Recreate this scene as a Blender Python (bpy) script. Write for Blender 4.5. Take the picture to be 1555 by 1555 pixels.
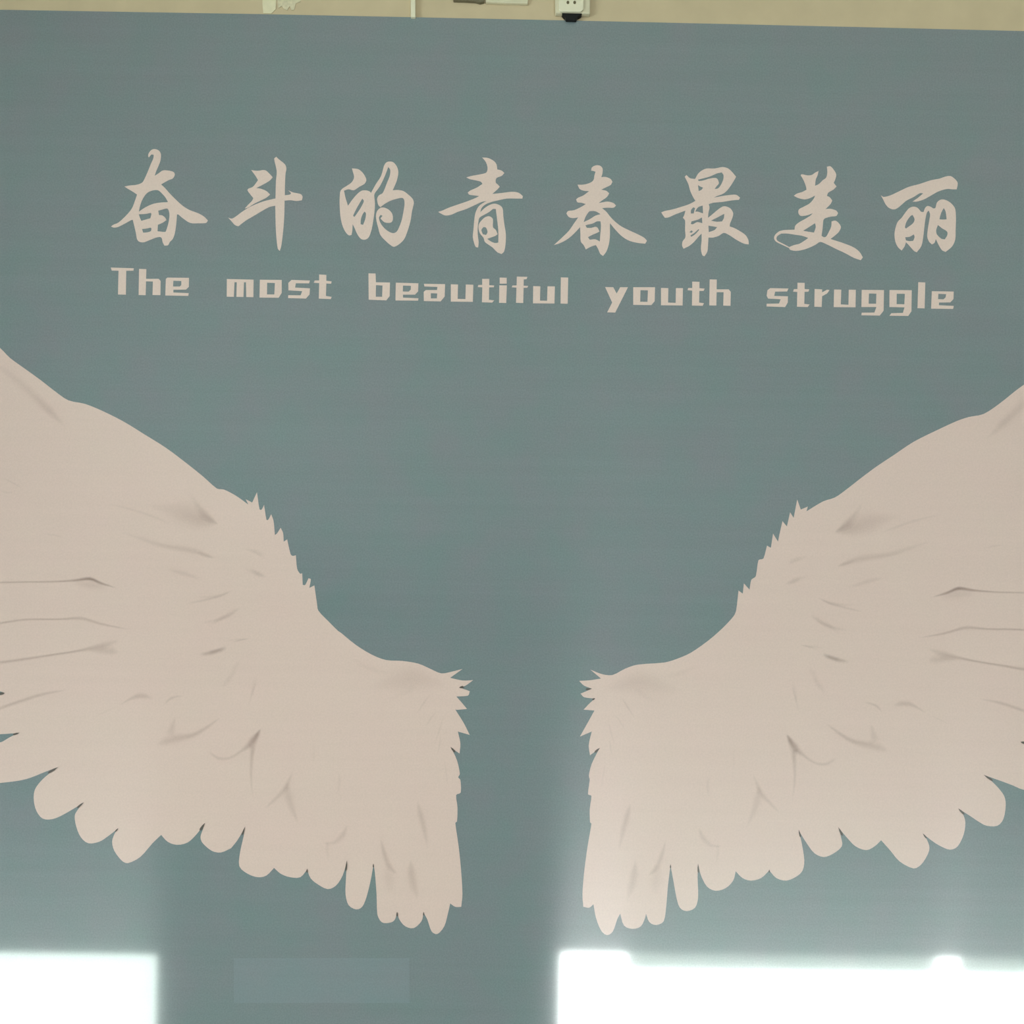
import bpy, bmesh, math, random
from mathutils import Vector, Matrix
from mathutils.geometry import delaunay_2d_cdt

random.seed(4)
for o in list(bpy.data.objects):
    bpy.data.objects.remove(o, do_unlink=True)
scn = bpy.context.scene
COL = scn.collection

# ------------------------------------------------------------------ camera
W = 1555.0
FOOT = (745.0, 1580.0)          # pixel of the point of the wall straight ahead of the lens
S = 0.00155                     # metres per photo pixel on the wall (an 86 mm socket plate is 55 px wide)
F_PX = 1600.0
D = S * F_PX                    # camera to wall
ZC = 1.45                       # lens height
ROLL = math.radians(0.8)
CR, SR = math.cos(ROLL), math.sin(ROLL)

cam_d = bpy.data.cameras.new('camera')
cam = bpy.data.objects.new('camera', cam_d)
COL.objects.link(cam)
cam_d.sensor_fit = 'HORIZONTAL'
cam_d.sensor_width = 36.0
cam_d.lens = F_PX / W * 36.0
cam_d.shift_x = (W / 2 - FOOT[0]) / W
cam_d.shift_y = (FOOT[1] - W / 2) / W
cam_d.clip_start = 0.02
cam.matrix_world = Matrix(((CR, -SR, 0, 0), (0, 0, -1, -D), (SR, CR, 0, ZC), (0, 0, 0, 1)))
scn.camera = cam

# ------------------------------------------------------------------ daylight
world = bpy.data.worlds.new('overcast_sky')
scn.world = world
world.use_nodes = True
bg = world.node_tree.nodes['Background']
bg.inputs[0].default_value = (0.955, 1.0, 0.985, 1)
bg.inputs[1].default_value = 14.0

vs = scn.view_settings
vs.view_transform = 'Standard'
vs.look = 'None'
vs.gamma = 1.0
vs.use_curve_mapping = False
vs.exposure = 0.84

# window openings in the wall behind the camera (x0, x1, z0, z1) and depth of the room
ROOM_Y = -5.4
X0, X1, ZTOP = -4.9, 5.6, 4.7
WIN = [(-4.75, -2.50, 1.32, 2.08), (0.50, 4.30, 1.32, 2.14)]
SIDE = (-4.0, -1.7, 1.05, 2.9)      # opening added in the left wall to brighten that side: y0, y1, z0, z1


def portal(x0, x1, z0, z1):
    l = bpy.data.lights.new('window_portal', 'AREA')
    l.shape = 'RECTANGLE'
    l.size, l.size_y = x1 - x0, z1 - z0
    l.cycles.is_portal = True
    o = bpy.data.objects.new('window_portal', l)
    COL.objects.link(o)
    o.location = ((x0 + x1) / 2, ROOM_Y - 0.13, (z0 + z1) / 2)
    o.rotation_euler = (math.radians(90), 0, 0)      # shines towards +y, into the room


for w in WIN:
    portal(*w)
l_ = bpy.data.lights.new('window_portal', 'AREA')
l_.shape = 'RECTANGLE'
l_.size, l_.size_y = SIDE[3] - SIDE[2], SIDE[1] - SIDE[0]
l_.cycles.is_portal = True
o_ = bpy.data.objects.new('window_portal', l_)
COL.objects.link(o_)
o_.location = (X0 - 0.13, (SIDE[0] + SIDE[1]) / 2, (SIDE[2] + SIDE[3]) / 2)
o_.rotation_euler = (0, math.radians(-90), 0)        # shines towards +x, through the added side opening


# ------------------------------------------------------------------ helpers
def P(u, v, y=0.0):
    """photo pixel -> point on the plane at depth y (0 = wall face, negative = proud of it)"""
    k = S * (D + y) / D
    a, b = u - FOOT[0], v - FOOT[1]
    return Vector((k * (a * CR + b * SR), y, ZC - k * (b * CR - a * SR)))


def obj(name, me, mat=None, parent=None):
    o = bpy.data.objects.new(name, me)
    COL.objects.link(o)
    if mat is not None and me is not None:
        me.materials.append(mat)
    if parent is not None:
        o.parent = parent
        o.matrix_parent_inverse = Matrix.Translation(-parent.location)
    return o


def empty(name, loc):
    o = bpy.data.objects.new(name, None)
    COL.objects.link(o)
    o.location = loc
    o.empty_display_size = 0.05
    return o


def tag(o, label=None, cat=None, group=None, kind=None):
    if label: o['label'] = label
    if cat: o['category'] = cat
    if group: o['group'] = group
    if kind: o['kind'] = kind
    return o


def box_bm(bm, x0, x1, y0, y1, z0, z1):
    vs_ = [bm.verts.new((x, y, z)) for x in (x0, x1) for y in (y0, y1) for z in (z0, z1)]
    for f in ((0, 1, 3, 2), (4, 6, 7, 5), (0, 4, 5, 1), (2, 3, 7, 6), (0, 2, 6, 4), (1, 5, 7, 3)):
        bm.faces.new([vs_[i] for i in f])


def boxes(name, lst, mat, parent=None, bevel=0.0):
    bm = bmesh.new()
    for b in lst:
        box_bm(bm, *b)
    bmesh.ops.recalc_face_normals(bm, faces=bm.faces)
    if bevel:
        bmesh.ops.bevel(bm, geom=list(bm.edges), offset=bevel, segments=3, affect='EDGES', profile=0.5)
    me = bpy.data.meshes.new(name)
    bm.to_mesh(me); bm.free()
    return obj(name, me, mat, parent)


def prism(name, ring_px, y_front, y_back, mat, parent=None, bevel=0.0, ring_back=None):
    """extrude a pixel outline (read at y_front) back to y_back"""
    bm = bmesh.new()
    f = [bm.verts.new(P(u, v, y_front)) for u, v in ring_px]
    if ring_back:
        b = [bm.verts.new(P(u, v, y_back)) for u, v in ring_back]
    else:
        b = []
        for u, v in ring_px:
            q = P(u, v, y_front); q.y = y_back
            b.append(bm.verts.new(q))
    n = len(f)
    bm.faces.new(f); bm.faces.new(list(reversed(b)))
    for i in range(n):
        bm.faces.new([f[i], b[i], b[(i + 1) % n], f[(i + 1) % n]])
    bmesh.ops.recalc_face_normals(bm, faces=bm.faces)
    if bevel:
        bmesh.ops.bevel(bm, geom=list(bm.edges), offset=bevel, segments=2, affect='EDGES', profile=0.5)
    me = bpy.data.meshes.new(name)
    bm.to_mesh(me); bm.free()
    return obj(name, me, mat, parent)


def inside(pt, rings):
    x, y = pt
    c = False
    for r in rings:
        n = len(r)
        for i in range(n):
            ax, ay = r[i]; bx, by = r[(i + 1) % n]
            if (ay > y) != (by > y) and x < (bx - ax) * (y - ay) / (by - ay) + ax:
                c = not c
    return c


def smooth_ring(r, corner=50.0, sub=3):
    """Catmull-Rom through the points, keeping sharp turns sharp"""
    n = len(r)
    sharp = []
    for i in range(n):
        a, b, c = Vector(r[i - 1]), Vector(r[i]), Vector(r[(i + 1) % n])
        d1, d2 = b - a, c - b
        sharp.append(d1.length < 1e-6 or d2.length < 1e-6 or math.degrees(d1.angle(d2)) > corner)
    out = []
    for i in range(n):
        p1, p2 = Vector(r[i]), Vector(r[(i + 1) % n])
        p0 = Vector(r[i - 1]) if not sharp[i] else p1 - (p2 - p1)
        p3 = Vector(r[(i + 2) % n]) if not sharp[(i + 1) % n] else p2 + (p2 - p1)
        L = (p2 - p1).length
        m1, m2 = (p2 - p0) * 0.5, (p3 - p1) * 0.5
        for m in (m1, m2):                       # no overshoot on uneven spacing
            if m.length > L: m *= L / m.length
        for k in range(sub):
            t = k / sub
            h00 = 2 * t**3 - 3 * t**2 + 1; h10 = t**3 - 2 * t**2 + t
            h01 = -2 * t**3 + 3 * t**2; h11 = t**3 - t**2
            q = p1 * h00 + m1 * h10 + p2 * h01 + m2 * h11
            out.append((q.x, q.y))
    return out


def fill_tris(rings):
    vs_, es = [], []
    for r in rings:
        b = len(vs_)
        vs_ += [Vector(p) for p in r]
        es += [(b + i, b + (i + 1) % len(r)) for i in range(len(r))]
    v, _, f, *_ = delaunay_2d_cdt(vs_, es, [], 0, 1e-5)
    keep = []
    for t in f:
        c = (sum(v[i].x for i in t) / len(t), sum(v[i].y for i in t) / len(t))
        if inside(c, rings):
            keep.append(list(t))
    return v, keep


def print_mesh(name, shapes, y, mat, parent, corner=50.0, sub=3):
    """flat ink: shapes = list of ring lists [outer, hole, hole ...] in photo pixels"""
    V, Fs = [], []
    for rings in shapes:
        rr = [smooth_ring(r, corner, sub) if sub > 1 else r for r in rings]
        v, f = fill_tris(rr)
        b = len(V)
        V += [P(p.x, p.y, y) for p in v]
        Fs += [[b + i for i in t] for t in f]
    me = bpy.data.meshes.new(name)
    me.from_pydata(V, [], Fs)
    bm = bmesh.new(); bm.from_mesh(me)
    used = [q for q in bm.verts if not q.link_faces]
    bmesh.ops.delete(bm, geom=used, context='VERTS')
    for fc in bm.faces:
        fc.normal_update()
        if fc.normal.y > 0: fc.normal_flip()
    bm.to_mesh(me); bm.free()
    return obj(name, me, mat, parent)


# ------------------------------------------------------------------ materials
def mat_new(name):
    m = bpy.data.materials.new(name)
    m.use_nodes = True
    nt = m.node_tree
    return m, nt, nt.nodes['Principled BSDF']


def N(nt, t, **kw):
    n = nt.nodes.new(t)
    for k, v in kw.items():
        setattr(n, k, v)
    return n


def simple(name, col, rough=0.5, spec=0.5, noise=0.0, nscale=30.0, metal=0.0, bump=0.0):
    m, nt, b = mat_new(name)
    b.inputs['Roughness'].default_value = rough
    b.inputs['Specular IOR Level'].default_value = spec
    b.inputs['Metallic'].default_value = metal
    tc = N(nt, 'ShaderNodeTexCoord')
    ns = N(nt, 'ShaderNodeTexNoise')
    ns.inputs['Scale'].default_value = nscale
    ns.inputs['Detail'].default_value = 4
    nt.links.new(tc.outputs['Object'], ns.inputs['Vector'])
    r = N(nt, 'ShaderNodeValToRGB')
    r.color_ramp.elements[0].position = 0.3
    r.color_ramp.elements[1].position = 0.7
    r.color_ramp.elements[0].color = [c * (1 - noise) for c in col] + [1]
    r.color_ramp.elements[1].color = [min(1, c * (1 + noise)) for c in col] + [1]
    nt.links.new(ns.outputs['Fac'], r.inputs['Fac'])
    nt.links.new(r.outputs['Color'], b.inputs['Base Color'])
    if bump:
        bp = N(nt, 'ShaderNodeBump')
        bp.inputs['Strength'].default_value = bump
        bp.inputs['Distance'].default_value = 0.002
        nt.links.new(ns.outputs['Fac'], bp.inputs['Height'])
        nt.links.new(bp.outputs['Normal'], b.inputs['Normal'])
    return m


SPEC_BASE, ROUGH_BASE, ANISO = 0.62, 0.203, 1.0
COAT, COAT_R = 1.0, 0.055


def print_mat(name, col, shade=False, var=0.03, tint=(1.0, 1.0, 1.0)):
    """glossy laminated print: ink colour, faint printing bands, a clear coat and a sheen that
    the horizontal printing lines spread up and down"""
    m, nt, b = mat_new(name)
    tc = N(nt, 'ShaderNodeTexCoord')
    geo = N(nt, 'ShaderNodeNewGeometry')
    # horizontal printing bands
    mp = N(nt, 'ShaderNodeMapping')
    mp.inputs['Scale'].default_value = (1.2, 1.0, 55.0)
    nt.links.new(geo.outputs['Position'], mp.inputs['Vector'])
    n1 = N(nt, 'ShaderNodeTexNoise')
    n1.inputs['Scale'].default_value = 1.0
    n1.inputs['Detail'].default_value = 3
    nt.links.new(mp.outputs['Vector'], n1.inputs['Vector'])
    # fine canvas grain
    n2 = N(nt, 'ShaderNodeTexNoise')
    n2.inputs['Scale'].default_value = 260.0
    n2.inputs['Detail'].default_value = 2
    nt.links.new(geo.outputs['Position'], n2.inputs['Vector'])
    # uneven ink, patches of a few centimetres
    n3 = N(nt, 'ShaderNodeTexNoise')
    n3.inputs['Scale'].default_value = 9.0
    n3.inputs['Detail'].default_value = 3
    nt.links.new(geo.outputs['Position'], n3.inputs['Vector'])

    def mixc(fac_out, lo, hi):
        r = N(nt, 'ShaderNodeMapRange')
        r.inputs['From Min'].default_value = 0.3
        r.inputs['From Max'].default_value = 0.7
        r.inputs['To Min'].default_value = lo
        r.inputs['To Max'].default_value = hi
        nt.links.new(fac_out, r.inputs['Value'])
        return r.outputs['Result']

    def mul(a, bb):
        k = N(nt, 'ShaderNodeMath', operation='MULTIPLY')
        nt.links.new(a, k.inputs[0]); nt.links.new(bb, k.inputs[1])
        return k.outputs[0]
    v = mul(mixc(n1.outputs['Fac'], 1 - var * 0.5, 1 + var * 0.5), mixc(n2.outputs['Fac'], 1 - var * 1.6, 1 + var * 1.6))
    tintmix = N(nt, 'ShaderNodeMix', data_type='RGBA')
    tintmix.inputs['A'].default_value = (*col, 1)
    tintmix.inputs['B'].default_value = (*[c * t for c, t in zip(col, tint)], 1)
    nt.links.new(mixc(n3.outputs['Fac'], 0, 1), tintmix.inputs['Factor'])
    base = tintmix.outputs['Result']
    if shade:
        at = N(nt, 'ShaderNodeAttribute', attribute_name='ink')     # how densely the ink covers
        nt.links.new(at.outputs['Fac'], b.inputs['Alpha'])
    vm = N(nt, 'ShaderNodeVectorMath', operation='SCALE')
    nt.links.new(base, vm.inputs[0]); nt.links.new(v, vm.inputs['Scale'])
    nt.links.new(vm.outputs['Vector'], b.inputs['Base Color'])
    b.inputs['Roughness'].default_value = ROUGH_BASE
    b.inputs['Specular IOR Level'].default_value = SPEC_BASE
    b.inputs['Anisotropic'].default_value = ANISO
    tg = N(nt, 'ShaderNodeCombineXYZ')
    tg.inputs[2].default_value = 1.0          # long axis of the sheen: vertical
    nt.links.new(tg.outputs[0], b.inputs['Tangent'])
    b.inputs['Coat Weight'].default_value = COAT
    b.inputs['Coat Roughness'].default_value = COAT_R
    b.inputs['Coat IOR'].default_value = 1.8
    return m


WING_C = (0.69, 0.53, 0.485)
M_TEAL = print_mat('poster_teal_ink', (0.156, 0.219, 0.233), var=0.045, tint=(1.16, 0.955, 1.02))
M_WING = print_mat('poster_wing_ink', WING_C, var=0.02, tint=(1.01, 0.985, 1.0))
M_SHADOW = print_mat('poster_feather_shadow_ink', tuple(c * k for c, k in zip(WING_C, (0.48, 0.43, 0.42))), shade=True, var=0.02)
M_LET = print_mat('poster_lettering_ink', (0.74, 0.575, 0.525), var=0.02)
M_NOTCH = print_mat('poster_dark_ink', (0.10, 0.085, 0.08), var=0.02)
M_PATCH = print_mat('poster_patch_ink', (0.172, 0.238, 0.262), var=0.03, tint=(1.12, 0.97, 1.0))
M_EDGE = simple('poster_back', (0.5, 0.5, 0.5), 0.6)
M_WALL = simple('beige_wall_paint', (0.55, 0.45, 0.30), 0.75, 0.3, 0.045, 14.0, bump=0.05)
M_ROOM = simple('room_wall_paint', (0.46, 0.43, 0.37), 0.8, 0.3, 0.03, 5.0)
M_CEIL = simple('ceiling_paint', (0.62, 0.61, 0.57), 0.85, 0.2, 0.02, 5.0)
M_FLOOR = simple('floor_tiles', (0.30, 0.28, 0.25), 0.45, 0.4, 0.08, 3.0)
M_WHITE = simple('white_plastic', (0.74, 0.70, 0.54), 0.4, 0.5, 0.02, 40.0)
M_WHITE2 = simple('aged_white_plastic', (0.63, 0.58, 0.43), 0.45, 0.5, 0.03, 60.0)
M_BLACK = simple('black_plastic', (0.006, 0.007, 0.008), 0.5, 0.3, 0.1, 60.0)
M_HOLE = simple('dark_socket_slot', (0.14, 0.115, 0.065), 0.7, 0.2)
M_TAPE = simple('pale_paper_tape', (0.72, 0.66, 0.47), 0.7, 0.2, 0.04, 90.0)
M_TORN = simple('torn_paper', (0.62, 0.56, 0.40), 0.8, 0.2, 0.12, 120.0)
M_DARK = simple('dark_bracket_paint', (0.16, 0.14, 0.09), 0.6, 0.3, 0.1, 50.0)
M_ALU = simple('window_aluminium', (0.55, 0.55, 0.55), 0.35, 0.5, 0.02, 20.0, metal=0.3)


def glass_mat(name, col):
    m, nt, b = mat_new(name)
    nt.nodes.remove(b)
    out = nt.nodes['Material Output']
    tr = N(nt, 'ShaderNodeBsdfTransparent'); tr.inputs[0].default_value = (*col, 1)
    gl = N(nt, 'ShaderNodeBsdfGlossy'); gl.inputs['Roughness'].default_value = 0.02
    fr = N(nt, 'ShaderNodeFresnel'); fr.inputs['IOR'].default_value = 1.45
    mx = N(nt, 'ShaderNodeMixShader')
    nt.links.new(fr.outputs[0], mx.inputs[0]); nt.links.new(tr.outputs[0], mx.inputs[1]); nt.links.new(gl.outputs[0], mx.inputs[2])
    nt.links.new(mx.outputs[0], out.inputs['Surface'])
    return m


def cloth_mat():
    m, nt, b = mat_new('sheer_blind_cloth')
    nt.nodes.remove(b)
    out = nt.nodes['Material Output']
    tl = N(nt, 'ShaderNodeBsdfTranslucent'); tl.inputs[0].default_value = (0.62, 0.62, 0.60, 1)
    tr = N(nt, 'ShaderNodeBsdfTransparent'); tr.inputs[0].default_value = (0.9, 0.9, 0.88, 1)
    mx = N(nt, 'ShaderNodeMixShader'); mx.inputs[0].default_value = 0.85
    nt.links.new(tr.outputs[0], mx.inputs[1]); nt.links.new(tl.outputs[0], mx.inputs[2])
    nt.links.new(mx.outputs[0], out.inputs['Surface'])
    return m


M_GLASS = glass_mat('window_glass', (0.90, 0.94, 0.92))
M_TINTED = glass_mat('dimmed_window_glass', (0.66, 0.69, 0.67))  # tint darkened to weaken the first window's reflection and glow
M_SHEER = cloth_mat()

# ------------------------------------------------------------------ room
tag(boxes('floor', [(X0 - .2, X1 + .2, ROOM_Y - .24, 0.2, -0.15, 0.0)], M_FLOOR), kind='structure')
tag(boxes('ceiling', [(X0 - .2, X1 + .2, ROOM_Y - .24, 0.2, ZTOP, ZTOP + .15)], M_CEIL), kind='structure')
tag(boxes('wall_front', [(X0 - .2, X1 + .2, 0.0, 0.2, 0.0, ZTOP)], M_WALL), kind='structure')
sy0, sy1, sz0, sz1 = SIDE
xa = X0 - .2
tag(boxes('wall_left', [(xa, X0, ROOM_Y - .24, 0.0, 0.0, sz0), (xa, X0, ROOM_Y - .24, 0.0, sz1, ZTOP),
                        (xa, X0, ROOM_Y - .24, sy0, sz0, sz1), (xa, X0, sy1, 0.0, sz0, sz1)], M_ROOM), kind='structure')
fr3 = boxes('added_side_window', [(X0 - .1, X0 - .06, sy0, sy1, sz0, sz0 + .03), (X0 - .1, X0 - .06, sy0, sy1, sz1 - .03, sz1),
                         (X0 - .1, X0 - .06, sy0, sy0 + .03, sz0 + .03, sz1 - .03), (X0 - .1, X0 - .06, sy1 - .03, sy1, sz0 + .03, sz1 - .03)], M_ALU)
tag(fr3, kind='structure')  # unseen window, added to even out light on the poster's left
boxes('pane', [(X0 - .083, X0 - .078, sy0 + .03, sy1 - .03, sz0 + .03, sz1 - .03)], M_GLASS, fr3)
tag(boxes('wall_right', [(X1, X1 + .2, ROOM_Y - .24, 0.0, 0.0, ZTOP)], M_ROOM), kind='structure')
ya, yb = ROOM_Y - .24, ROOM_Y
w1, w2 = WIN
tag(boxes('wall_back', [
    (X0, X1, ya, yb, 0.0, w1[2]), (X0, X1, ya, yb, w2[3], ZTOP),
    (X0, w1[1], ya, yb, w1[3], w2[3]),
    (X0, w1[0], ya, yb, w1[2], w1[3]), (w1[1], w2[0], ya, yb, w1[2], w2[3]),
    (w2[1], X1, ya, yb, w1[2], w2[3])], M_ROOM), kind='structure')


def window(name, w, panes, glass):
    x0, x1, z0, z1 = w
    fy0, fy1 = ROOM_Y - .10, ROOM_Y - .06
    t = 0.018
    fr = boxes(name, [(x0, x1, fy0, fy1, z0, z0 + t), (x0, x1, fy0, fy1, z1 - t, z1),
                      (x0, x0 + t, fy0, fy1, z0 + t, z1 - t), (x1 - t, x1, fy0, fy1, z0 + t, z1 - t)], M_ALU)
    tag(fr, kind='structure')
    for a, b in panes:
        boxes('pane', [(a, b, ROOM_Y - .084, ROOM_Y - .078, z0 + t, z1 - t)], glass, fr)
    return fr


window('window_1', w1, [(w1[0] + .018, w1[1] - .018)], M_TINTED)
win2 = window('window_2', w2, [(1.02, 3.34), (3.52, w2[1] - .018)], M_GLASS)
for a, b in ((1.02, 3.34), (3.52, w2[1] - .02)):
    boxes('sheer_valance', [(a, b, ROOM_Y - .05, ROOM_Y - .0495, w2[3] - .135, w2[3] - .002)], M_SHEER, win2)

# ------------------------------------------------------------------ poster
Y_SHEET, Y_INK, Y_MARK, Y_DOT = -0.0040, -0.0044, -0.0048, -0.0052
TOP = [(-820, 2.5), (-400, 8.5), (0, 14.8), (200, 18.2), (400, 21.5), (630, 26.2), (860, 31.0), (1100, 36.4), (1300, 41.0), (1555, 47.2), (2000, 57.0), (2400, 66.0)]
BOT = [(2400, 2180), (-820, 2130)]
base = P(790, 2150, 0)
poster = empty('wall_poster', base)
tag(poster, 'large teal poster with two white feathered wings and a slogan, on the beige wall', 'poster')
sheet = prism('poster_sheet', TOP + BOT, Y_SHEET, -0.0002, M_TEAL, poster)


def Z(x0, y0, s, pts):
    return [(x0 + a / s, y0 + b / s) for a, b in pts]


# ---- brush characters, each traced in its own frame
K = 1464 / 160.0
CH = []
CH.append((160, 220, [[
    [(595,160),(600,120),(640,70),(690,58),(745,80),(772,130),(765,220),(735,300),(705,370),(685,430),(740,395),(800,355),(880,358),(945,375),(965,410),(940,465),(880,490),(800,535),(775,550),(830,600),(900,680),(1000,780),(1080,850),(1170,905),(1290,950),(1370,995),(1425,1050),(1400,1085),(1290,1090),(1180,1085),(1090,1030),(1010,965),(995,970),(985,1100),(965,1230),(935,1310),(895,1350),(870,1395),(820,1400),(795,1350),(785,1300),(760,1280),(700,1290),(600,1330),(530,1355),(470,1345),(440,1310),(425,1230),(400,1120),(380,1040),(350,1050),(270,1095),(180,1140),(120,1150),(78,1135),(110,1110),(180,1080),(260,1010),(330,935),(375,870),(410,780),(440,690),(380,650),(320,615),(265,580),(330,565),(430,555),(510,525),(545,470),(590,370),(630,270),(665,190),(672,140),(640,135),(605,175)],
    [(560,690),(610,650),(680,630),(740,635),(800,690),(840,740),(870,795),(780,800),(680,815),(590,850),(520,890),(465,930),(480,860),(510,770)],
    [(465,965),(560,960),(630,945),(640,960),(625,1020),(570,1035),(500,1055),(480,1010)],
    [(510,1170),(560,1165),(630,1150),(640,1165),(630,1200),(580,1215),(525,1220)],
    [(735,915),(790,900),(850,885),(875,900),(890,960),(885,1040),(870,1110),(845,1190),(830,1210),(770,1205),(725,1200),(730,1110),(790,1085),(850,1045),(830,1010),(790,980),(745,975)]]]))
CH.append((330, 220, [
    [[(470,350),(560,360),(660,350),(720,395),(770,450),(730,495),(640,550),(540,600),(600,608),(680,640),(735,690),(680,735),(590,780),(510,820),(430,870),(380,885),(430,830),(480,780),(500,740),(460,690),(420,635),(430,610),(490,585),(530,540),(565,490),(530,430)]],
    [[(790,195),(820,165),(850,195),(940,270),(960,330),(948,400),(942,520),(938,700),(1010,690),(1025,670),(985,630),(1050,660),(1100,670),(1160,685),(1185,720),(1175,770),(1100,780),(1020,770),(935,775),(930,1000),(915,1200),(890,1400),(868,1475),(840,1440),(822,1300),(810,1100),(805,845),(720,865),(620,920),(520,980),(400,1050),(320,1110),(290,1130),(240,1110),(200,1065),(150,1010),(200,1025),(250,1000),(380,905),(500,840),(640,785),(760,755),(808,745),(815,500),(825,360)]]]))
CH.append((500, 230, [[
    [(315,235),(400,245),(460,290),(500,350),(515,400),(490,450),(420,490),(340,540),(270,525),(205,545),(225,640),(260,755),(320,670),(390,590),(450,545),(510,540),(560,555),(580,575),(650,450),(720,340),(760,200),(790,155),(830,140),(890,150),(940,210),(960,290),(940,400),(900,500),(880,540),(950,535),(1030,550),(1100,600),(1160,660),(1175,720),(1150,830),(1130,960),(1090,1100),(1040,1220),(970,1290),(900,1325),(850,1300),(780,1240),(710,1160),(680,1060),(655,960),(650,880),(670,820),(720,780),(780,785),(840,820),(880,880),(880,960),(850,990),(770,985),(710,930),(740,895),(715,880),(690,920),(710,990),(760,1060),(830,1115),(890,1135),(940,1110),(980,1030),(1010,940),(1030,840),(1045,740),(1040,670),(1010,645),(930,660),(840,690),(770,730),(710,775),(680,740),(665,660),(690,610),(740,580),(770,520),(800,440),(840,340),(848,260),(820,215),(800,270),(760,370),(700,490),(640,570),(625,610),(635,720),(630,820),(615,940),(590,1080),(550,1190),(500,1225),(440,1215),(390,1150),(350,1060),(325,1010),(320,1100),(310,1160),(270,1165),(220,1110),(180,1020),(155,900),(145,760),(145,640),(160,540),(240,480),(310,430),(345,360),(330,290)],
    [(460,655),(480,690),(450,760),(400,840),(350,910),(330,895),(370,810),(420,720)],
    [(490,835),(510,860),(500,940),(470,1020),(435,1010),(440,940),(465,870)]]]))
CH.append((660, 230, [[
    [(660,85),(740,90),(820,130),(860,180),(870,250),(930,265),(970,300),(930,340),(860,370),(850,430),(880,460),(905,490),(870,530),(800,590),(900,580),(1000,568),(1090,560),(1170,575),(1225,620),(1220,655),(1130,655),(1000,655),(880,680),(780,705),(700,740),(650,790),(635,845),(690,790),(760,745),(830,725),(900,745),(945,790),(955,900),(970,1020),(990,1150),(985,1290),(965,1390),(930,1425),(870,1400),(800,1330),(700,1260),(680,1200),(630,1140),(610,1070),(615,1010),(650,960),(700,915),(760,900),(810,940),(810,1050),(850,1090),(875,1150),(840,1175),(730,1215),(800,1260),(850,1272),(885,1265),(885,1100),(870,960),(850,800),(810,800),(760,840),(690,880),(625,920),(608,980),(598,1070),(600,1160),(612,1260),(605,1335),(570,1325),(545,1260),(530,1180),(540,1080),(550,960),(565,860),(600,780),(650,730),(720,690),(660,700),(560,745),(440,800),(320,840),(230,880),(150,890),(100,870),(50,840),(110,820),(200,780),(330,735),(460,690),(560,650),(620,620),(540,610),(480,600),(460,570),(500,540),(590,500),(665,450),(640,420),(560,400),(490,385),(440,360),(510,340),(620,320),(715,295),(735,240),(725,180),(700,130)],
    [(680,1050),(715,1060),(735,1120),(715,1160),(670,1150),(650,1090)]]]))
CH.append((830, 240, [[
    [(620,175),(630,130),(690,100),(750,110),(780,150),(775,220),(760,265),(820,262),(890,290),(915,330),(890,375),(820,410),(760,440),(830,455),(870,490),(840,540),(770,590),(725,625),(780,615),(850,605),(930,625),(965,660),(930,690),(850,690),(770,695),(830,745),(890,820),(960,890),(1040,950),(1160,1010),(1280,1065),(1360,1110),(1395,1150),(1370,1190),(1270,1180),(1150,1150),(1050,1090),(960,1000),(880,905),(880,1080),(865,1200),(830,1300),(785,1360),(745,1330),(715,1260),(685,1210),(620,1230),(545,1270),(515,1210),(475,1160),(470,1050),(465,960),(420,1010),(350,1080),(270,1140),(180,1185),(100,1210),(150,1165),(220,1100),(310,1010),(380,910),(440,825),(370,835),(310,820),(275,770),(300,735),(380,725),(470,685),(545,640),(480,620),(430,615),(410,575),(440,550),(510,520),(590,460),(520,455),(460,430),(430,370),(500,370),(590,350),(650,310),(665,240),(680,190),(650,180)],
    [(600,740),(680,740),(750,780),(680,800),(600,850),(515,890),(540,820),(570,770)],
    [(575,925),(640,910),(700,880),(750,880),(755,960),(745,1080),(740,1160),(680,1130),(600,1135),(575,1100),(620,1075),(700,1040),(735,1020),(710,970),(680,955),(620,970),(560,970),(540,935)]]]))
CH.append((990, 240, [[
    [(455,260),(480,235),(530,280),(600,290),(640,220),(690,175),(760,145),(870,145),(980,125),(1060,145),(1120,200),(1170,260),(1130,330),(1070,420),(1000,490),(900,530),(860,550),(960,530),(1060,515),(1170,510),(1225,550),(1210,580),(1100,590),(980,610),(860,620),(790,640),(800,690),(785,760),(780,830),(830,790),(900,730),(970,680),(1020,670),(1090,700),(1130,770),(1110,850),(1085,910),(1080,950),(1150,975),(1230,1020),(1300,1070),(1340,1140),(1345,1200),(1280,1190),(1180,1140),(1080,1075),(1000,1040),(930,1080),(850,1105),(785,1105),(780,1200),(770,1300),(730,1365),(700,1350),(680,1260),(690,1150),(690,1050),(650,1090),(590,1160),(520,1220),(440,1260),(420,1220),(425,1160),(465,1100),(460,1000),(460,870),(430,830),(450,790),(465,730),(400,755),(320,785),(230,825),(180,830),(150,790),(130,755),(180,735),(280,715),(400,680),(520,640),(605,595),(570,540),(530,450),(505,360)],
    [(640,300),(720,280),(810,255),(900,215),(970,200),(995,240),(990,300),(960,370),(920,420),(870,430),(900,390),(930,350),(910,290),(870,275),(780,290),(720,310),(650,320)],
    [(640,375),(670,395),(710,410),(690,440),(650,460)],
    [(575,685),(600,695),(580,770),(540,770),(545,720)],
    [(640,685),(705,660),(710,770),(640,745),(600,745)],
    [(550,880),(640,855),(695,825),(700,905),(630,890),(570,920),(540,915)],
    [(550,1005),(570,1020),(550,1040),(520,1030)],
    [(650,985),(655,1000),(600,1060),(545,1095),(535,1075),(590,1040)],
    [(820,870),(900,830),(1005,775),(1000,830),(975,880),(900,885)],
    [(785,940),(850,950),(905,960),(870,1000),(790,1030)]]]))
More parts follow.
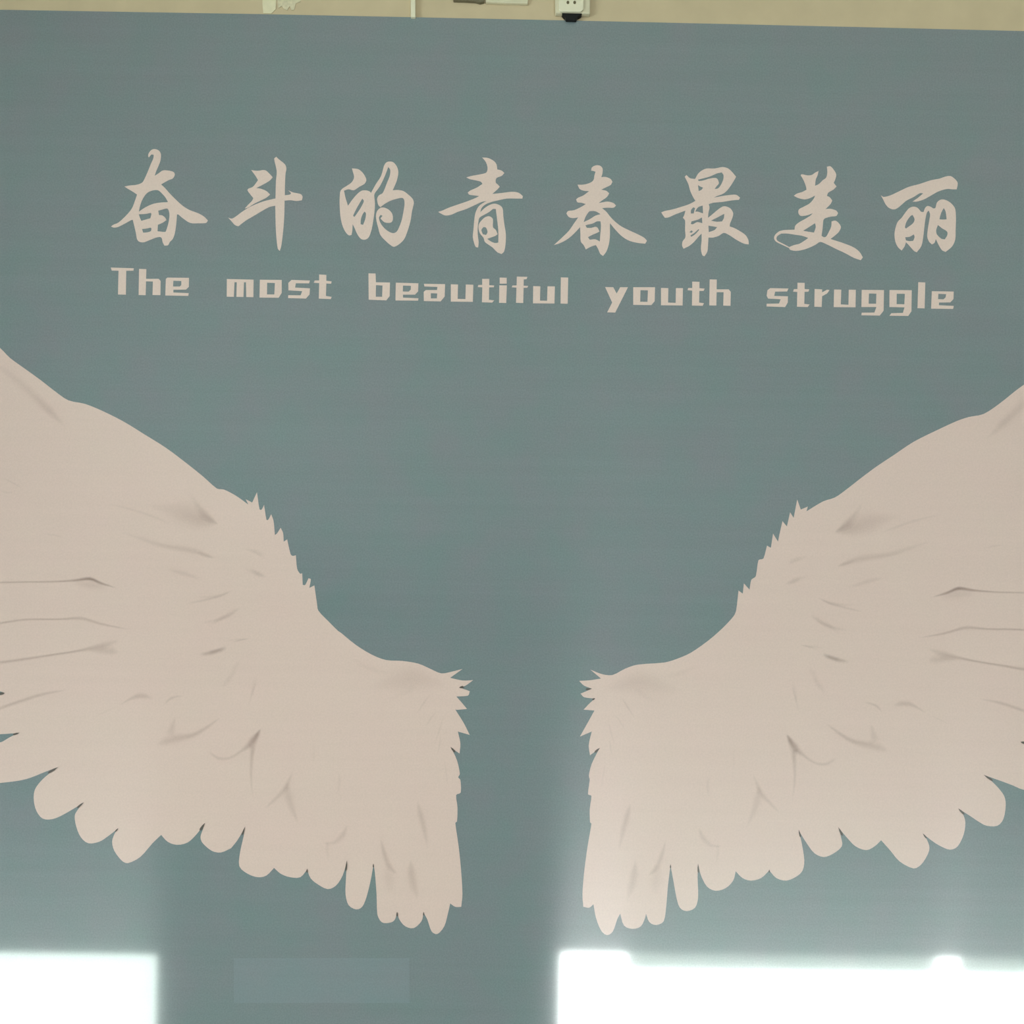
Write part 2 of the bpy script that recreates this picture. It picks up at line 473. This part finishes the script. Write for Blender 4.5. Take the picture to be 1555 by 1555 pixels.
CH.append((1165, 240, [[
    [(465,240),(480,225),(560,240),(620,235),(670,200),(715,180),(700,240),(675,300),(665,385),(720,360),(770,310),(820,270),(835,200),(830,120),(880,115),(930,170),(960,230),(945,300),(925,345),(965,395),(920,440),(850,480),(830,525),(870,545),(905,590),(880,640),(810,710),(880,705),(960,730),(985,765),(960,805),(880,815),(800,840),(780,870),(770,980),(755,1080),(790,1100),(820,1090),(860,1020),(890,950),(895,880),(950,870),(1000,910),(1025,960),(1000,1020),(950,1070),(880,1125),(960,1150),(1080,1190),(1200,1240),(1280,1300),(1330,1380),(1300,1420),(1200,1385),(1080,1320),(960,1265),(850,1210),(740,1165),(680,1200),(600,1240),(500,1275),(400,1290),(320,1275),(300,1240),(370,1210),(450,1190),(530,1140),(570,1110),(480,1080),(380,1065),(280,1050),(190,1050),(170,1015),(240,1000),(380,995),(390,940),(440,895),(520,850),(600,800),(635,765),(560,795),(470,805),(435,770),(440,715),(500,680),(590,630),(650,560),(665,520),(600,555),(520,575),(430,555),(370,525),(410,495),(490,470),(545,440),(540,400),(515,330),(490,280)],
    [(500,1010),(580,960),(665,905),(675,960),(650,1035),(580,1025)]],
    [[(195,1050),(145,1082),(128,1115),(145,1150),(220,1190),(305,1235),(302,1250),(210,1206),(125,1163),(95,1115),(115,1060),(170,1015)]]]))
CH.append((1320, 240, [
    [[(160,515),(200,540),(290,520),(420,460),(550,400),(700,360),(850,310),(980,285),(1050,260),(1130,250),(1200,300),(1230,350),(1215,435),(1160,435),(1080,430),(960,465),(860,520),(760,575),(660,605),(600,605),(680,550),(750,490),(700,490),(620,540),(520,590),(460,640),(400,690),(340,715),(270,690),(225,640),(195,580)]],
    [[(550,700),(610,675),(670,690),(720,745),(755,750),(775,695),(810,665),(860,680),(890,700),(920,690),(940,620),(1000,575),(1080,590),(1150,640),(1195,710),(1205,850),(1200,1000),(1195,1130),(1150,1230),(1060,1305),(1010,1280),(960,1200),(925,1125),(905,1180),(870,1200),(830,1160),(805,1090),(815,980),(835,860),(845,780),(825,730),(800,760),(780,850),(765,970),(750,1100),(725,1220),(660,1310),(620,1290),(540,1200),(510,1170),(490,1230),(450,1285),(400,1240),(365,1170),(350,1060),(370,950),(400,880),(450,830),(500,760)],
     [(600,790),(630,850),(605,910),(510,980),(495,960),(520,880),(570,810)],
     [(500,1100),(560,1095),(620,1060),(630,1100),(610,1150),(560,1155),(510,1145)],
     [(1035,695),(1060,740),(1075,850),(1030,855),(975,850),(1000,760)],
     [(955,930),(1010,975),(1080,1020),(1085,1070),(1050,1130),(1000,1120),(940,1060),(930,1000)]]]))
for x0, y0, shapes in CH:
    print_mesh('brush_character', [[Z(x0, y0, K, r) for r in rings] for rings in shapes], Y_INK, M_LET, poster, corner=58)

# ---- block letters
C1, C2, C3, C4, C5, C6, C7 = (160, 395, 1555 / 170), (335, 395, 1555 / 180), (545, 400, 1555 / 170), (700, 400, 1555 / 180), (905, 405, 1555 / 220), (1150, 410, 1555 / 160), (1300, 410, 1555 / 160)
WORDS = [
    [(C1, [[[(75,103),(395,113),(390,147),(290,148),(285,480),(175,478),(183,148),(88,145)]]]),
     (C1, [[[(468,122),(570,125),(565,260),(740,260),(768,290),(765,487),(655,485),(660,297),(565,295),(560,487),(462,485)]]]),
     (C1, [[[(860,243),(1162,246),(1160,370),(1120,410),(945,412),(945,450),(1158,458),(1152,497),(832,492),(840,262)], [(945,287),(1055,290),(1055,345),(1035,366),(940,366)]]])],
    [(C2, [[[(82,248),(433,256),(430,487),(337,484),(333,290),(307,290),(300,484),(207,482),(212,290),(182,290),(174,482),(80,480)]]]),
     (C2, [[[(515,257),(802,260),(802,430),(762,494),(510,492)], [(610,297),(712,300),(705,450),(608,450)]]]),
     (C2, [[[(930,260),(1172,268),(1160,305),(987,304),(977,360),(1172,370),(1167,450),(1120,505),(885,498),(887,460),(1050,462),(1070,407),(890,397),(888,300)]]]),
     (C2, [[[(1293,188),(1387,193),(1387,270),(1457,280),(1450,310),(1387,307),(1382,470),(1457,482),(1445,512),(1288,505),(1293,302),(1223,297),(1235,267),(1293,267)]]])],
    [(C3, [[[(133,138),(232,140),(236,262),(432,265),(427,455),(380,514),(136,504)], [(238,302),(328,307),(323,463),(235,463)]]]),
     (C3, [[[(513,268),(827,276),(822,390),(780,434),(612,434),(612,475),(827,484),(822,518),(508,515)], [(612,308),(722,312),(720,365),(690,392),(610,390)]]]),
     (C3, [[[(903,283),(1197,288),(1192,460),(1135,528),(902,523),(900,395),(930,370),(1085,370),(1090,327),(910,320)], [(1000,414),(1088,417),(1083,486),(1000,486)]]]),
     (C3, [[[(1277,290),(1377,293),(1372,493),(1480,496),(1485,293),(1590,296),(1583,534),(1277,531)]]]),
     (C4, [[[(278,203),(372,203),(370,285),(437,290),(430,314),(370,314),(367,478),(437,485),(410,514),(275,510),(280,314),(220,310),(228,283),(278,281)]]]),
     (C4, [[[(508,186),(600,188),(600,266),(508,266)]], [[(503,288),(602,288),(594,520),(500,517)]]]),
     (C4, [[[(733,173),(872,176),(860,207),(824,210),(822,292),(882,295),(870,320),(822,320),(817,520),(722,517),(728,317),(666,314),(675,290),(730,288)]]]),
     (C4, [[[(948,298),(1042,300),(1037,488),(1130,490),(1135,300),(1232,301),(1227,527),(945,524)]]]),
     (C4, [[[(1310,183),(1407,186),(1400,530),(1306,527)]]])],
    [(C5, [[[(98,218),(186,220),(222,288),(260,220),(344,220),(207,492),(120,490),(174,385)]]]),
     (C5, [[[(400,220),(634,220),(630,370),(595,412),(400,410)], [(478,252),(558,254),(553,378),(475,376)]]]),
     (C5, [[[(698,228),(777,230),(774,385),(855,388),(858,230),(934,230),(930,417),(698,414)]]]),
     (C5, [[[(1033,160),(1112,162),(1110,230),(1167,235),(1155,260),(1110,260),(1107,385),(1160,392),(1145,420),(1030,417),(1033,257),(983,252),(990,228),(1033,228)]]]),
     (C5, [[[(1220,136),(1297,138),(1295,243),(1425,243),(1447,270),(1444,420),(1366,418),(1370,274),(1295,274),(1292,417),(1216,416)]]])],
    [(C6, [[[(190,268),(460,273),(440,317),(262,320),(250,383),(452,388),(450,480),(410,548),(137,538),(138,498),(320,495),(345,432),(160,422),(138,380),(150,300)]]]),
     (C6, [[[(593,188),(700,190),(698,280),(767,285),(755,320),(698,322),(694,500),(772,508),(745,547),(585,543),(590,324),(528,320),(540,283),(592,280)]]]),
     (C6, [[[(846,280),(957,286),(957,330),(1030,290),(1067,295),(1030,347),(957,387),(950,547),(842,543)]]]),
     (C6, [[[(1133,288),(1240,290),(1232,508),(1345,513),(1350,290),(1454,292),(1450,551),(1127,548)]]]),
     (C7, [[[(83,293),(412,296),(407,600),(350,673),(78,668),(83,630),(270,628),(300,547),(78,547)], [(190,347),(300,350),(295,498),(185,498)]]]),
     (C7, [[[(493,296),(822,298),(817,610),(770,678),(492,675),(520,638),(690,633),(715,552),(492,547)], [(600,350),(720,352),(712,506),(598,503)]]]),
     (C7, [[[(918,180),(1022,183),(1012,567),(906,564)]]]),
     (C7, [[[(1118,313),(1442,318),(1437,430),(1390,478),(1225,480),(1222,520),(1442,530),(1432,575),(1107,571)], [(1215,352),(1330,357),(1320,405),(1290,433),(1210,430)]]])],
]
for word in WORDS:
    for c, shapes in word:
        print_mesh('block_letter', [[Z(*c, r) for r in rings] for rings in shapes], Y_INK, M_LET, poster, sub=1)

# ---- wings
L1 = Z(0, 500, 3.8875, [(0,110),(60,170),(150,235),(240,300),(330,370),(405,420),(500,440),(600,480),(730,545),(860,625),(980,700),(1100,790),(1200,870),(1280,940)])
L2 = Z(320, 740, 1555 / 240, [(130,22),(230,72),(300,118),(370,170),(345,118),(408,150),(455,48),(480,215),(500,220),(525,172),(548,318),(565,320),(595,265),(618,330),(632,470),(655,450),(688,398),(712,450),(718,535),(752,512),(785,655),(805,675),(838,668),(850,800),(880,850),(900,845),(905,960),(930,960),(962,895),(985,905),(970,990),(1020,965),(1045,1140),(1060,1215),(1160,1320),(1250,1410)])
L3 = Z(300, 720, 3.702, [(810,895),(890,960),(980,1015),(1060,1045),(1150,1050),(1240,1065),(1310,1095),(1370,1120),(1430,1110),(1490,1095),(1420,1145),(1490,1160),(1550,1158),(1505,1190),(1475,1200),(1530,1220),(1520,1245),(1455,1250),(1490,1290),(1515,1320),(1460,1325)])
L4 = Z(330, 1080, 3.8875, [(1405,-10),(1455,70),(1490,140),(1420,120),(1435,190),(1430,250),(1380,215),(1415,290),(1432,370),(1422,390),(1435,405),(1437,480),(1410,495),(1418,570),(1415,650),(1405,660),(1425,800),(1440,950),(1447,1080),(1440,1155),(1405,1155),(1375,1135),(1360,1200),(1340,1270),(1300,1315),(1265,1300),(1240,1230),(1218,1190),(1205,1240),(1160,1280),(1110,1270),(1075,1230),(1062,1190),(1045,1235),(1010,1250),(970,1245),(945,1200),(940,1080),(930,950),(922,905),(905,1000),(880,1100),(855,1155),(820,1170),(775,1145),(757,1080),(760,980),(765,885),(740,970),(700,1030),(650,1050),(590,1020),(550,985),(530,935),(490,980),(430,980),(375,960),(335,925),(290,970),(240,980),(180,960),(130,915),(135,830),(155,740),(163,685),(120,760),(80,810)])
L5 = Z(0, 1100, 4.319, [(1520,810),(1450,840),(1390,830),(1330,780),(1315,740),(1330,690),(1342,650),(1290,720),(1230,775),(1160,790),(1100,770),(1057,725),(1000,780),(920,870),(840,910),(800,895),(750,830),(735,770),(750,720),(772,685),(700,740),(650,770),(580,780),(530,740),(500,670),(490,600),(510,560),(545,515),(480,555),(400,600),(340,622),(280,618),(240,570),(222,500),(228,430),(270,370),(320,325),(375,283),(300,310),(200,350),(120,370)])
# the part of the wing that runs on past the edge of the photograph
LX = [(0,1189),(-50,1195),(-110,1180),(-130,1155),(-90,1140),(0,1127.5),(14,1120),(28,1113),(0,1115),(-80,1118),(-190,1110),(-230,1085),(-200,1062),(-90,1058),(0,1056),(5,1051.5),(0,1050),(-110,1048),(-260,1030),(-330,990),(-300,960),(-200,955),(-360,930),(-470,880),(-450,845),(-330,840),(-480,800),(-600,730),(-580,690),(-460,700),(-560,640),(-680,550),(-650,510),(-540,540),(-620,450),(-700,350),(-660,320),(-560,380),(-560,290),(-480,250),(-380,290),(-250,360),(-120,440),(-50,490)]
LEFT = L1 + L2 + L3 + L4 + L5 + LX

R1 = Z(1180, 560, 1555 / 375, [(1555,100),(1500,140),(1400,220),(1300,285),(1210,303),(1130,330),(1000,390),(860,460),(740,540),(620,620),(520,695),(430,765),(365,810),(290,835)])
R2 = Z(860, 740, 3.702, [(1350,135),(1358,108),(1318,125),(1298,68),(1290,110),(1278,172),(1258,140),(1240,220),(1215,190),(1198,265),(1190,305),(1162,260),(1150,340),(1128,328),(1108,400),(1080,410),(1065,500),(1040,520),(1030,575),(998,540),(992,598),(968,580),(955,690),(940,725),(880,790),(800,860),(700,930),(620,965),(550,985),(400,997),(330,1020),(260,1055),(200,1050),(135,1025),(195,1075),(130,1085),(72,1088),(100,1115),(145,1132),(80,1160),(100,1180),(160,1188),(130,1215),(97,1250),(158,1255)])
R3 = Z(860, 1080, 3.8875, [(125,70),(80,150),(150,120),(132,200),(140,260),(195,220),(150,310),(133,380),(138,405),(128,490),(148,500),(138,580),(140,655),(148,665),(125,800),(105,950),(95,1080),(100,1155),(135,1160),(160,1140),(175,1220),(205,1295),(240,1322),(275,1300),(300,1230),(318,1195),(340,1265),(390,1285),(440,1270),(465,1220),(470,1195),(490,1245),(530,1262),(575,1240),(590,1150),(600,1030),(615,910),(630,990),(650,1100),(670,1160),(710,1180),(760,1160),(778,1100),(775,980),(778,905),(795,970),(830,1035),(880,1060),(940,1045),(985,1000),(1000,945),(1040,985),(1090,1000),(1150,985),(1198,940),(1240,985),(1300,1000),(1360,975),(1395,940),(1405,880),(1390,780),(1372,705)])
R4 = Z(1195, 1100, 4.319, [(130,780),(180,845),(240,870),(300,850),(360,800),(355,740),(340,680),(400,750),(450,800),(520,825),(575,800),(618,760),(680,830),(740,900),(830,945),(880,920),(920,860),(935,810),(920,760),(895,720),(960,770),(1010,800),(1070,822),(1120,800),(1160,720),(1170,640),(1155,590),(1128,555),(1200,600),(1260,640),(1310,665),(1380,665),(1420,620),(1435,530),(1425,470),(1385,415),(1340,370),(1295,333),(1400,370),(1480,400)])

# left-to-right mirror of the print, fitted on five matching feather tips
import numpy as np
A_ = np.array([[390,748,1],[104.2,608,1],[664.4,1418,1],[86.8,1165.5,1],[136,878,1],[371.9,1256.2,1]], float)
B_ = np.array([[1210.5,758.4],[1493.5,628.7],[921.7,1420],[1494.8,1177],[1459.7,893],[1213,1261.3]], float)
T_, *_r = np.linalg.lstsq(A_, B_, rcond=None)


def mir(p):
    q = np.array([p[0], p[1], 1.0]) @ T_
    return (float(q[0]), float(q[1]))


RX = [mir(p) for p in LX]
RX[0] = (1555, 1199.5); RX[-1] = (1600, 552)
RX = [p if p[0] > 1553 else (1555.5, p[1]) for p in RX]
RIGHT = R1 + R2 + R3 + R4 + RX

wl = print_mesh('printed_wing', [[LEFT]], Y_INK, M_WING, poster, corner=78)
wr = print_mesh('printed_wing', [[RIGHT]], Y_INK, M_WING, poster, corner=78)
wl['label'] = 'pale pinkish white printed wing spreading towards the pale patches of tape'
wr['label'] = 'pale pinkish white printed wing below the end of the slogan'

# ---- grey feather shading printed on the wings: (pixels, widths, strengths)
def M(c, pts, w, k):
    pts = Z(*c, pts)
    n = len(pts)
    ws = w if isinstance(w, (list, tuple)) else [w * (0.25 + 0.75 * math.sin(math.pi * (0.12 + 0.76 * i / (n - 1)))) for i in range(n)]
    ks = k if isinstance(k, (list, tuple)) else [k * (0.35 + 0.65 * math.sin(math.pi * (0.1 + 0.8 * i / (n - 1)))) for i in range(n)]
    return pts, [a / c[2] for a in ws], ks


A = (0, 500, 3.8875); B = (300, 720, 3.702); C = (0, 850, 3.8875); E = (330, 1080, 3.8875)
MARKS = [
    M(A, [(-60,180),(0,225),(100,300),(200,390),(290,480),(390,580)], [20,40,55,60,60,6], [.1,.16,.2,.24,.32,.15]),
    M(A, [(640,1030),(780,1065),(900,1105),(1010,1150)], 22, .22),
    M(A, [(870,1040),(980,1060),(1080,1085),(1180,1120),(1290,1152)], [10,70,150,120,4], [.05,.18,.26,.34,.3]),
    M(A, [(1120,960),(1160,1030),(1210,1095),(1290,1152)], [6,40,60,4], [.08,.22,.32,.3]),
    M(A, [(700,1190),(830,1235),(950,1275),(1100,1300),(1190,1322),(1265,1352)], [10,30,40,50,40,6], [.1,.2,.24,.28,.3,.2]),
    M(A, [(260,1208),(320,1215),(380,1232)], 16, .22),
    M(C, [(-80,132),(0,134),(150,132),(300,130),(440,122),(530,112),(600,140),(700,170)], [10,13,14,14,18,26,20,6], [.4,.4,.4,.42,.6,.85,.6,.3]),
    M(C, [(430,140),(540,150),(640,165)], 60, .26),
    M(A, [(980,1415),(1080,1440),(1195,1478)], 36, .28),
    M(A, [(1440,1290),(1500,1315),(1570,1350)], 30, .22),
    M(A, [(10,875),(80,910),(140,945)], 14, .22), M(A, [(-20,940),(40,965),(90,955)], 14, .2),
    M(C, [(-80,385),(0,375),(150,353),(350,352),(480,345),(600,380),(770,412)], [12,16,16,14,26,20,8], [.35,.4,.4,.4,.36,.36,.25]),
    M(C, [(-80,615),(0,606),(120,590),(250,570),(400,548),(500,530),(610,505),(710,472)], [14,22,22,18,16,22,50,8], [.35,.42,.42,.42,.42,.42,.34,.2]),
    M(C, [(520,540),(600,535),(660,540),(700,550)], [10,50,60,20], [.1,.28,.3,.12]),
    M(C, [(-60,890),(0,876),(130,832),(260,792),(400,768)], [18,24,26,24,8], [.3,.36,.36,.34,.2]),
    M(C, [(700,862),(760,826),(810,806),(860,806),(910,820)], [8,20,40,40,8], [.15,.32,.36,.32,.1]),
    M(C, [(965,860),(1010,818),(1085,800)], 22, .32), M(C, [(560,925),(620,898),(680,868)], 16, .16),
    M(C, [(920,1095),(980,1070),(1060,1052),(1140,1035),(1220,990),(1305,928)], [10,60,56,36,28,8], [.12,.3,.34,.36,.32,.25]),
    M(C, [(1035,925),(1020,980),(1000,1040)], [8,40,70], [.14,.28,.26]),
    M(C, [(1095,262),(1210,237),(1300,215),(1360,188)], 20, .32),
    M(C, [(1190,375),(1300,350),(1360,325),(1415,285)], 28, .28),
    M(C, [(1170,560),(1250,550),(1330,518)], 36, .38),
    M(C, [(1310,755),(1350,705),(1400,650)], 40, .22), M(C, [(1365,488),(1420,475),(1475,463)], 14, .26),
    M(C, [(1230,1130),(1290,1172),(1360,1168),(1430,1125),(1490,1075),(1540,995)], [20,26,22,24,60,8], [.2,.32,.26,.32,.6,.75]),
    M(C, [(1496,1090),(1485,1180),(1482,1290),(1495,1410)], [40,30,20,8], [.55,.34,.26,.1]),
    M(C, [(1515,710),(1492,780),(1465,870)], 18, .2),
    M(C, [(1440,50),(1510,80),(1570,100)], 40, .2),
    M(B, [(960,1205),(1080,1175),(1200,1150),(1300,1165),(1400,1190)], [20,110,160,110,20], [.05,.16,.24,.18,.06]),
    M(B, [(860,1040),(960,1090),(1080,1120)], 40, .14),
    M(B, [(1315,1225),(1270,1290),(1225,1355)], 16, .26), M(B, [(1345,1330),(1310,1375),(1280,1425)], 14, .2),
    M(B, [(1380,1360),(1360,1440),(1330,1520)], 14, .2), M(B, [(1230,1190),(1150,1240),(1080,1260)], 40, .1),
    M(B, [(-20,692),(100,685),(205,652)], 20, .22), M(B, [(300,535),(340,560),(390,580)], 34, .22),
    M(B, [(0,440),(50,462),(95,472)], 22, .2), M(B, [(60,860),(150,800),(230,750)], 30, .2), M(B, [(60,1000),(130,990),(165,968)], 34, .3),
    M(B, [(300,420),(350,440),(390,455)], 30, .14), M(B, [(20,1010),(80,1000),(150,975)], 26, .2),
    M(B, [(150,940),(220,930),(290,925)], 16, .18), M(B, [(180,1130),(215,1080),(240,1050)], 36, .16), M(B, [(300,1250),(315,1180),(335,1130)], 30, .14),
    M(E, [(280,575),(340,520),(400,455),(450,345)], [14,26,40,6], [.2,.28,.32,.22]),
    M(E, [(415,420),(420,500),(440,570),(480,668)], [20,60,46,8], [.2,.28,.26,.2]),
    M(E, [(620,780),(690,775),(740,730),(768,668)], [10,30,44,6], [.16,.24,.3,.26]),
    M(E, [(650,760),(648,820),(655,890)], 26, .18), M(E, [(555,670),(590,655)], 20, .16),
    M(E, [(1180,530),(1200,610),(1222,700),(1245,820)], [14,44,40,8], [.22,.34,.3,.12]),
    M(E, [(962,745),(985,840),(1015,915),(1065,965)], [8,34,40,10], [.2,.36,.32,.16]),
    M(E, [(1000,900),(1015,980),(1020,1080)], 90, .2), M(E, [(1142,870),(1145,950),(1160,1030),(1188,1115)], [8,60,60,10], [.24,.34,.3,.1]),
    M(E, [(715,360),(722,420),(708,500)], 26, .18), M(E, [(985,165),(978,240)], 18, .2), M(E, [(1318,140),(1312,200),(1298,260)], 14, .22),
    M(E, [(1340,280),(1350,360),(1362,450)], 12, .18), M(E, [(565,180),(570,250),(565,320)], 24, .12), M(E, [(350,110),(370,140)], 26, .16),
    M(E, [(1245,20),(1235,80)], 12, .14), M(E, [(1170,190),(1185,230)], 16, .14), M(E, [(805,0),(806,50)], 14, .14), M(E, [(1090,240),(1075,290)], 30, .1),
    M(E, [(860,540),(885,570)], 20, .16), M(E, [(925,840),(915,880)], 14, .2),
]


def shading(marks, name, parent, layer, tf=None):
    V, Fs, ink = [], [], []
    for pts, ws, ks in marks:
        y = Y_MARK - 0.000008 * layer
        if tf: pts = [tf(p) for p in pts]
        # resample smoothly
        n = len(pts)
        q, w2, k2 = [], [], []
        for i in range(n - 1):
            p0, p1, p2, p3 = (Vector(pts[max(i - 1, 0)]), Vector(pts[i]), Vector(pts[i + 1]), Vector(pts[min(i + 2, n - 1)]))
            for s in range(4 if i < n - 2 else 5):
                t = s / 4
                q.append(0.5 * ((2 * p1) + (p2 - p0) * t + (2 * p0 - 5 * p1 + 4 * p2 - p3) * t * t + (3 * p1 - p0 - 3 * p2 + p3) * t**3))
                w2.append(ws[i] * (1 - t) + ws[i + 1] * t); k2.append(ks[i] * (1 - t) + ks[i + 1] * t)
        b0 = len(V)
        m = len(q)
        prof = [(-1, 0), (-.66, .25), (-.33, .72), (0, 1), (.33, .72), (.66, .25), (1, 0)]
        for i in range(m):
            d = (q[min(i + 1, m - 1)] - q[max(i - 1, 0)]).normalized()
            nn = Vector((-d.y, d.x))
            end = min(1.0, i / 2.0, (m - 1 - i) / 2.0)
            for a, c in prof:
                r = q[i] + nn * (a * w2[i] * 0.62)
                V.append(P(r.x, r.y, y)); ink.append(min(1.0, c * (0.30 * k2[i] + 0.48 * k2[i] ** 2) * end))
        L = len(prof)
        for i in range(m - 1):
            for a in range(L - 1):
                Fs.append([b0 + i * L + a, b0 + i * L + a + 1, b0 + (i + 1) * L + a + 1, b0 + (i + 1) * L + a])
    me = bpy.data.meshes.new(name)
    me.from_pydata(V, [], Fs)
    at = me.attributes.new('ink', 'FLOAT', 'POINT')
    at.data.foreach_set('value', ink)
    bm = bmesh.new(); bm.from_mesh(me)
    for fc in bm.faces:
        fc.normal_update()
        if fc.normal.y > 0: fc.normal_flip()
    bm.to_mesh(me); bm.free()
    o = obj(name, me, M_SHADOW, poster)
    o.parent = parent
    o.matrix_parent_inverse = Matrix.Identity(4)
    return o


for wing_o, tf in ((wl, None), (wr, mir)):
    for j, mk in enumerate(MARKS):
        s_ = shading([mk], 'feather_shadow', wing_o, j, tf)

# ---- dark gaps where two feather tips part
def sliver(tip, dx, dy, ln, wd):
    d = Vector((dx, dy)).normalized(); n = Vector((-d.y, d.x))
    t = Vector(tip) - d * 1.5
    return [[(t.x, t.y), tuple(t + d * ln * .5 + n * wd * .42), tuple(t + d * ln + n * wd * .5), tuple(t + d * (ln * 1.25)), tuple(t + d * ln - n * wd * .5), tuple(t + d * ln * .5 - n * wd * .42)]]


SL = [sliver((86.8,1165.5), -15, 9, 15, 3.4), sliver((126.2,1219.2), -11, 9, 11, 3.0), sliver((178.7,1258.6), -8, 9, 6, 2), sliver((310.7,1250.5), -7, 10, 12, 3.4),
      sliver((371.9,1256.2), -5, 14, 12, 2.4), sliver((466.3,1320.5), 0, 10, 5, 2.4), sliver((526.8,1307.7), -1.5, 14, 14, 2.6), sliver((567,1312.8), 0, 10, 5, 2),
      sliver((603,1386), 0, 10, 6, 2.6), sliver((643.3,1386), 0, 10, 5, 2), sliver((698.4,1044), 8, -1.5, 6, 3.6), sliver((685,1135.3), 7, 8, 9, 3.2), sliver((28.5,1113), -10, 3, 9, 3),
      sliver((6,1052.5), -8, 1.5, 7, 4)]
SRT = [sliver((1494.8,1177.1), 15, 10, 14, 3.0), sliver((1456.2,1228.5), 9, 9, 11, 3.0), sliver((1402.2,1266.7), 7, 9, 8, 2.4), sliver((1273.7,1257.4), 5, 10, 12, 3.2), sliver((1213.2,1261.2), 3, 12, 10, 2.4),
       sliver((1168.2,1321.8), 0, 8, 4, 2), sliver((1060.1,1312.8), .5, 12, 12, 2.4), sliver((1018.2,1314), 0, 10, 5, 2), sliver((897.5,1046), -8, 0.6, 8, 3.2), sliver((902.5,1061), -4, 2, 4, 3), sliver((910,1136.6), -8, 7, 9, 3.2),
       sliver((1551,1127), 8, 2, 7, 4)]
for wing_o, lst in ((wl, SL), (wr, SRT)):
    for g_ in lst:
        s_ = print_mesh('feather_gap', [g_], Y_DOT - 0.0004, M_NOTCH, poster, sub=1)
        s_.parent = wing_o
        s_.matrix_parent_inverse = Matrix.Identity(4)

# ---- slightly lighter rectangle near the lower edge
pt = print_mesh('patch', [[[(355, 1455), (621.5, 1455), (622, 1523), (355, 1523)]]], Y_INK, M_PATCH, poster, sub=1)
pt['label'] = 'faint lighter blue rectangle'

# ------------------------------------------------------------------ things on the wall above the poster
sock = empty('wall_socket', P(869.5, 20, 0))
tag(sock, 'off-white square wall socket with two pin holes directly above the poster', 'socket')
prism('face_plate', [(842.5, -34), (897, -33), (896, 20.5), (843.5, 19.5)], -0.010, -0.0004, M_WHITE2, sock, bevel=0.002)
prism('socket_insert', [(848.5, -30), (886.5, -29.5), (886, 14), (882, 17.6), (852, 17.2), (848.5, 14)], -0.0135, -0.0095, M_WHITE, sock, bevel=0.0012)
for cx in (862.4, 872.6):
    ring = [(cx + 2.1 * math.cos(a * math.pi / 6), 3.6 + 2.5 * math.sin(a * math.pi / 6)) for a in range(12)]
    prism('pin_hole', ring, -0.0139, -0.0128, M_HOLE, sock)

plug = empty('power_plug', P(868, 31, 0))
tag(plug, 'small black tapered plug hanging under the white wall socket', 'plug')
prism('plug_body', [(852.5, 18.6), (884.8, 19.4), (882, 22.6), (877, 25.2), (875, 30.6), (859.5, 30.2), (858, 25.4), (854.5, 22)], -0.0092, -0.0006, M_BLACK, plug, bevel=0.0005)
prism('strain_relief', [(861.5, 28.5), (874, 28.8), (873, 32), (862.5, 32)], -0.0072, -0.0045, M_BLACK, plug, bevel=0.0006)

trunk = prism('cable_trunking', [(623, -190), (630.6, -190), (630.8, 25.6), (623.8, 25.4)], -0.009, -0.0004, M_WHITE, None, bevel=0.001)
tag(trunk, 'narrow white vertical cable trunking ending at the poster\'s top edge', 'trunking')

tape = prism('paper_tape', [(399.5, -60), (419, -60), (419.5, -5), (418.5, 14), (412, 20.3), (399.8, 20), (398.5, 6)], -0.0012, -0.0003, M_TAPE)
tag(tape, 'cream strip of paper tape stuck upright on the wall above the poster', 'tape')
torn = prism('torn_paper', [(421.5, -40), (470, -42), (462, -8), (455, 3), (449, 5), (447, 14.5), (443, 15.5), (440, 9), (436, 15.5), (431, 13.5), (428, 9), (423, 12), (421.5, 4)], -0.0010, -0.0003, M_TORN)
tag(torn, 'ragged cream scrap of torn paper beside the tape strip', 'paper scrap')
plate = prism('mounting_plate', [(737, -30), (802, -29), (801.5, 5.2), (770, 4.6), (737.5, 2.8)], -0.006, -0.0004, M_WHITE2, None, bevel=0.001)
tag(plate, 'pale flat plate fixed to the wall between the trunking and the socket', 'plate')
brk = prism('wall_bracket', [(688, -26), (735.5, -25), (735.5, 1.6), (729, 3.2), (722, 1.2), (705, 0.3), (688.5, -0.2)], -0.007, -0.0004, M_DARK, None, bevel=0.001)
tag(brk, 'dark brown bracket on the wall touching the pale plate', 'bracket')
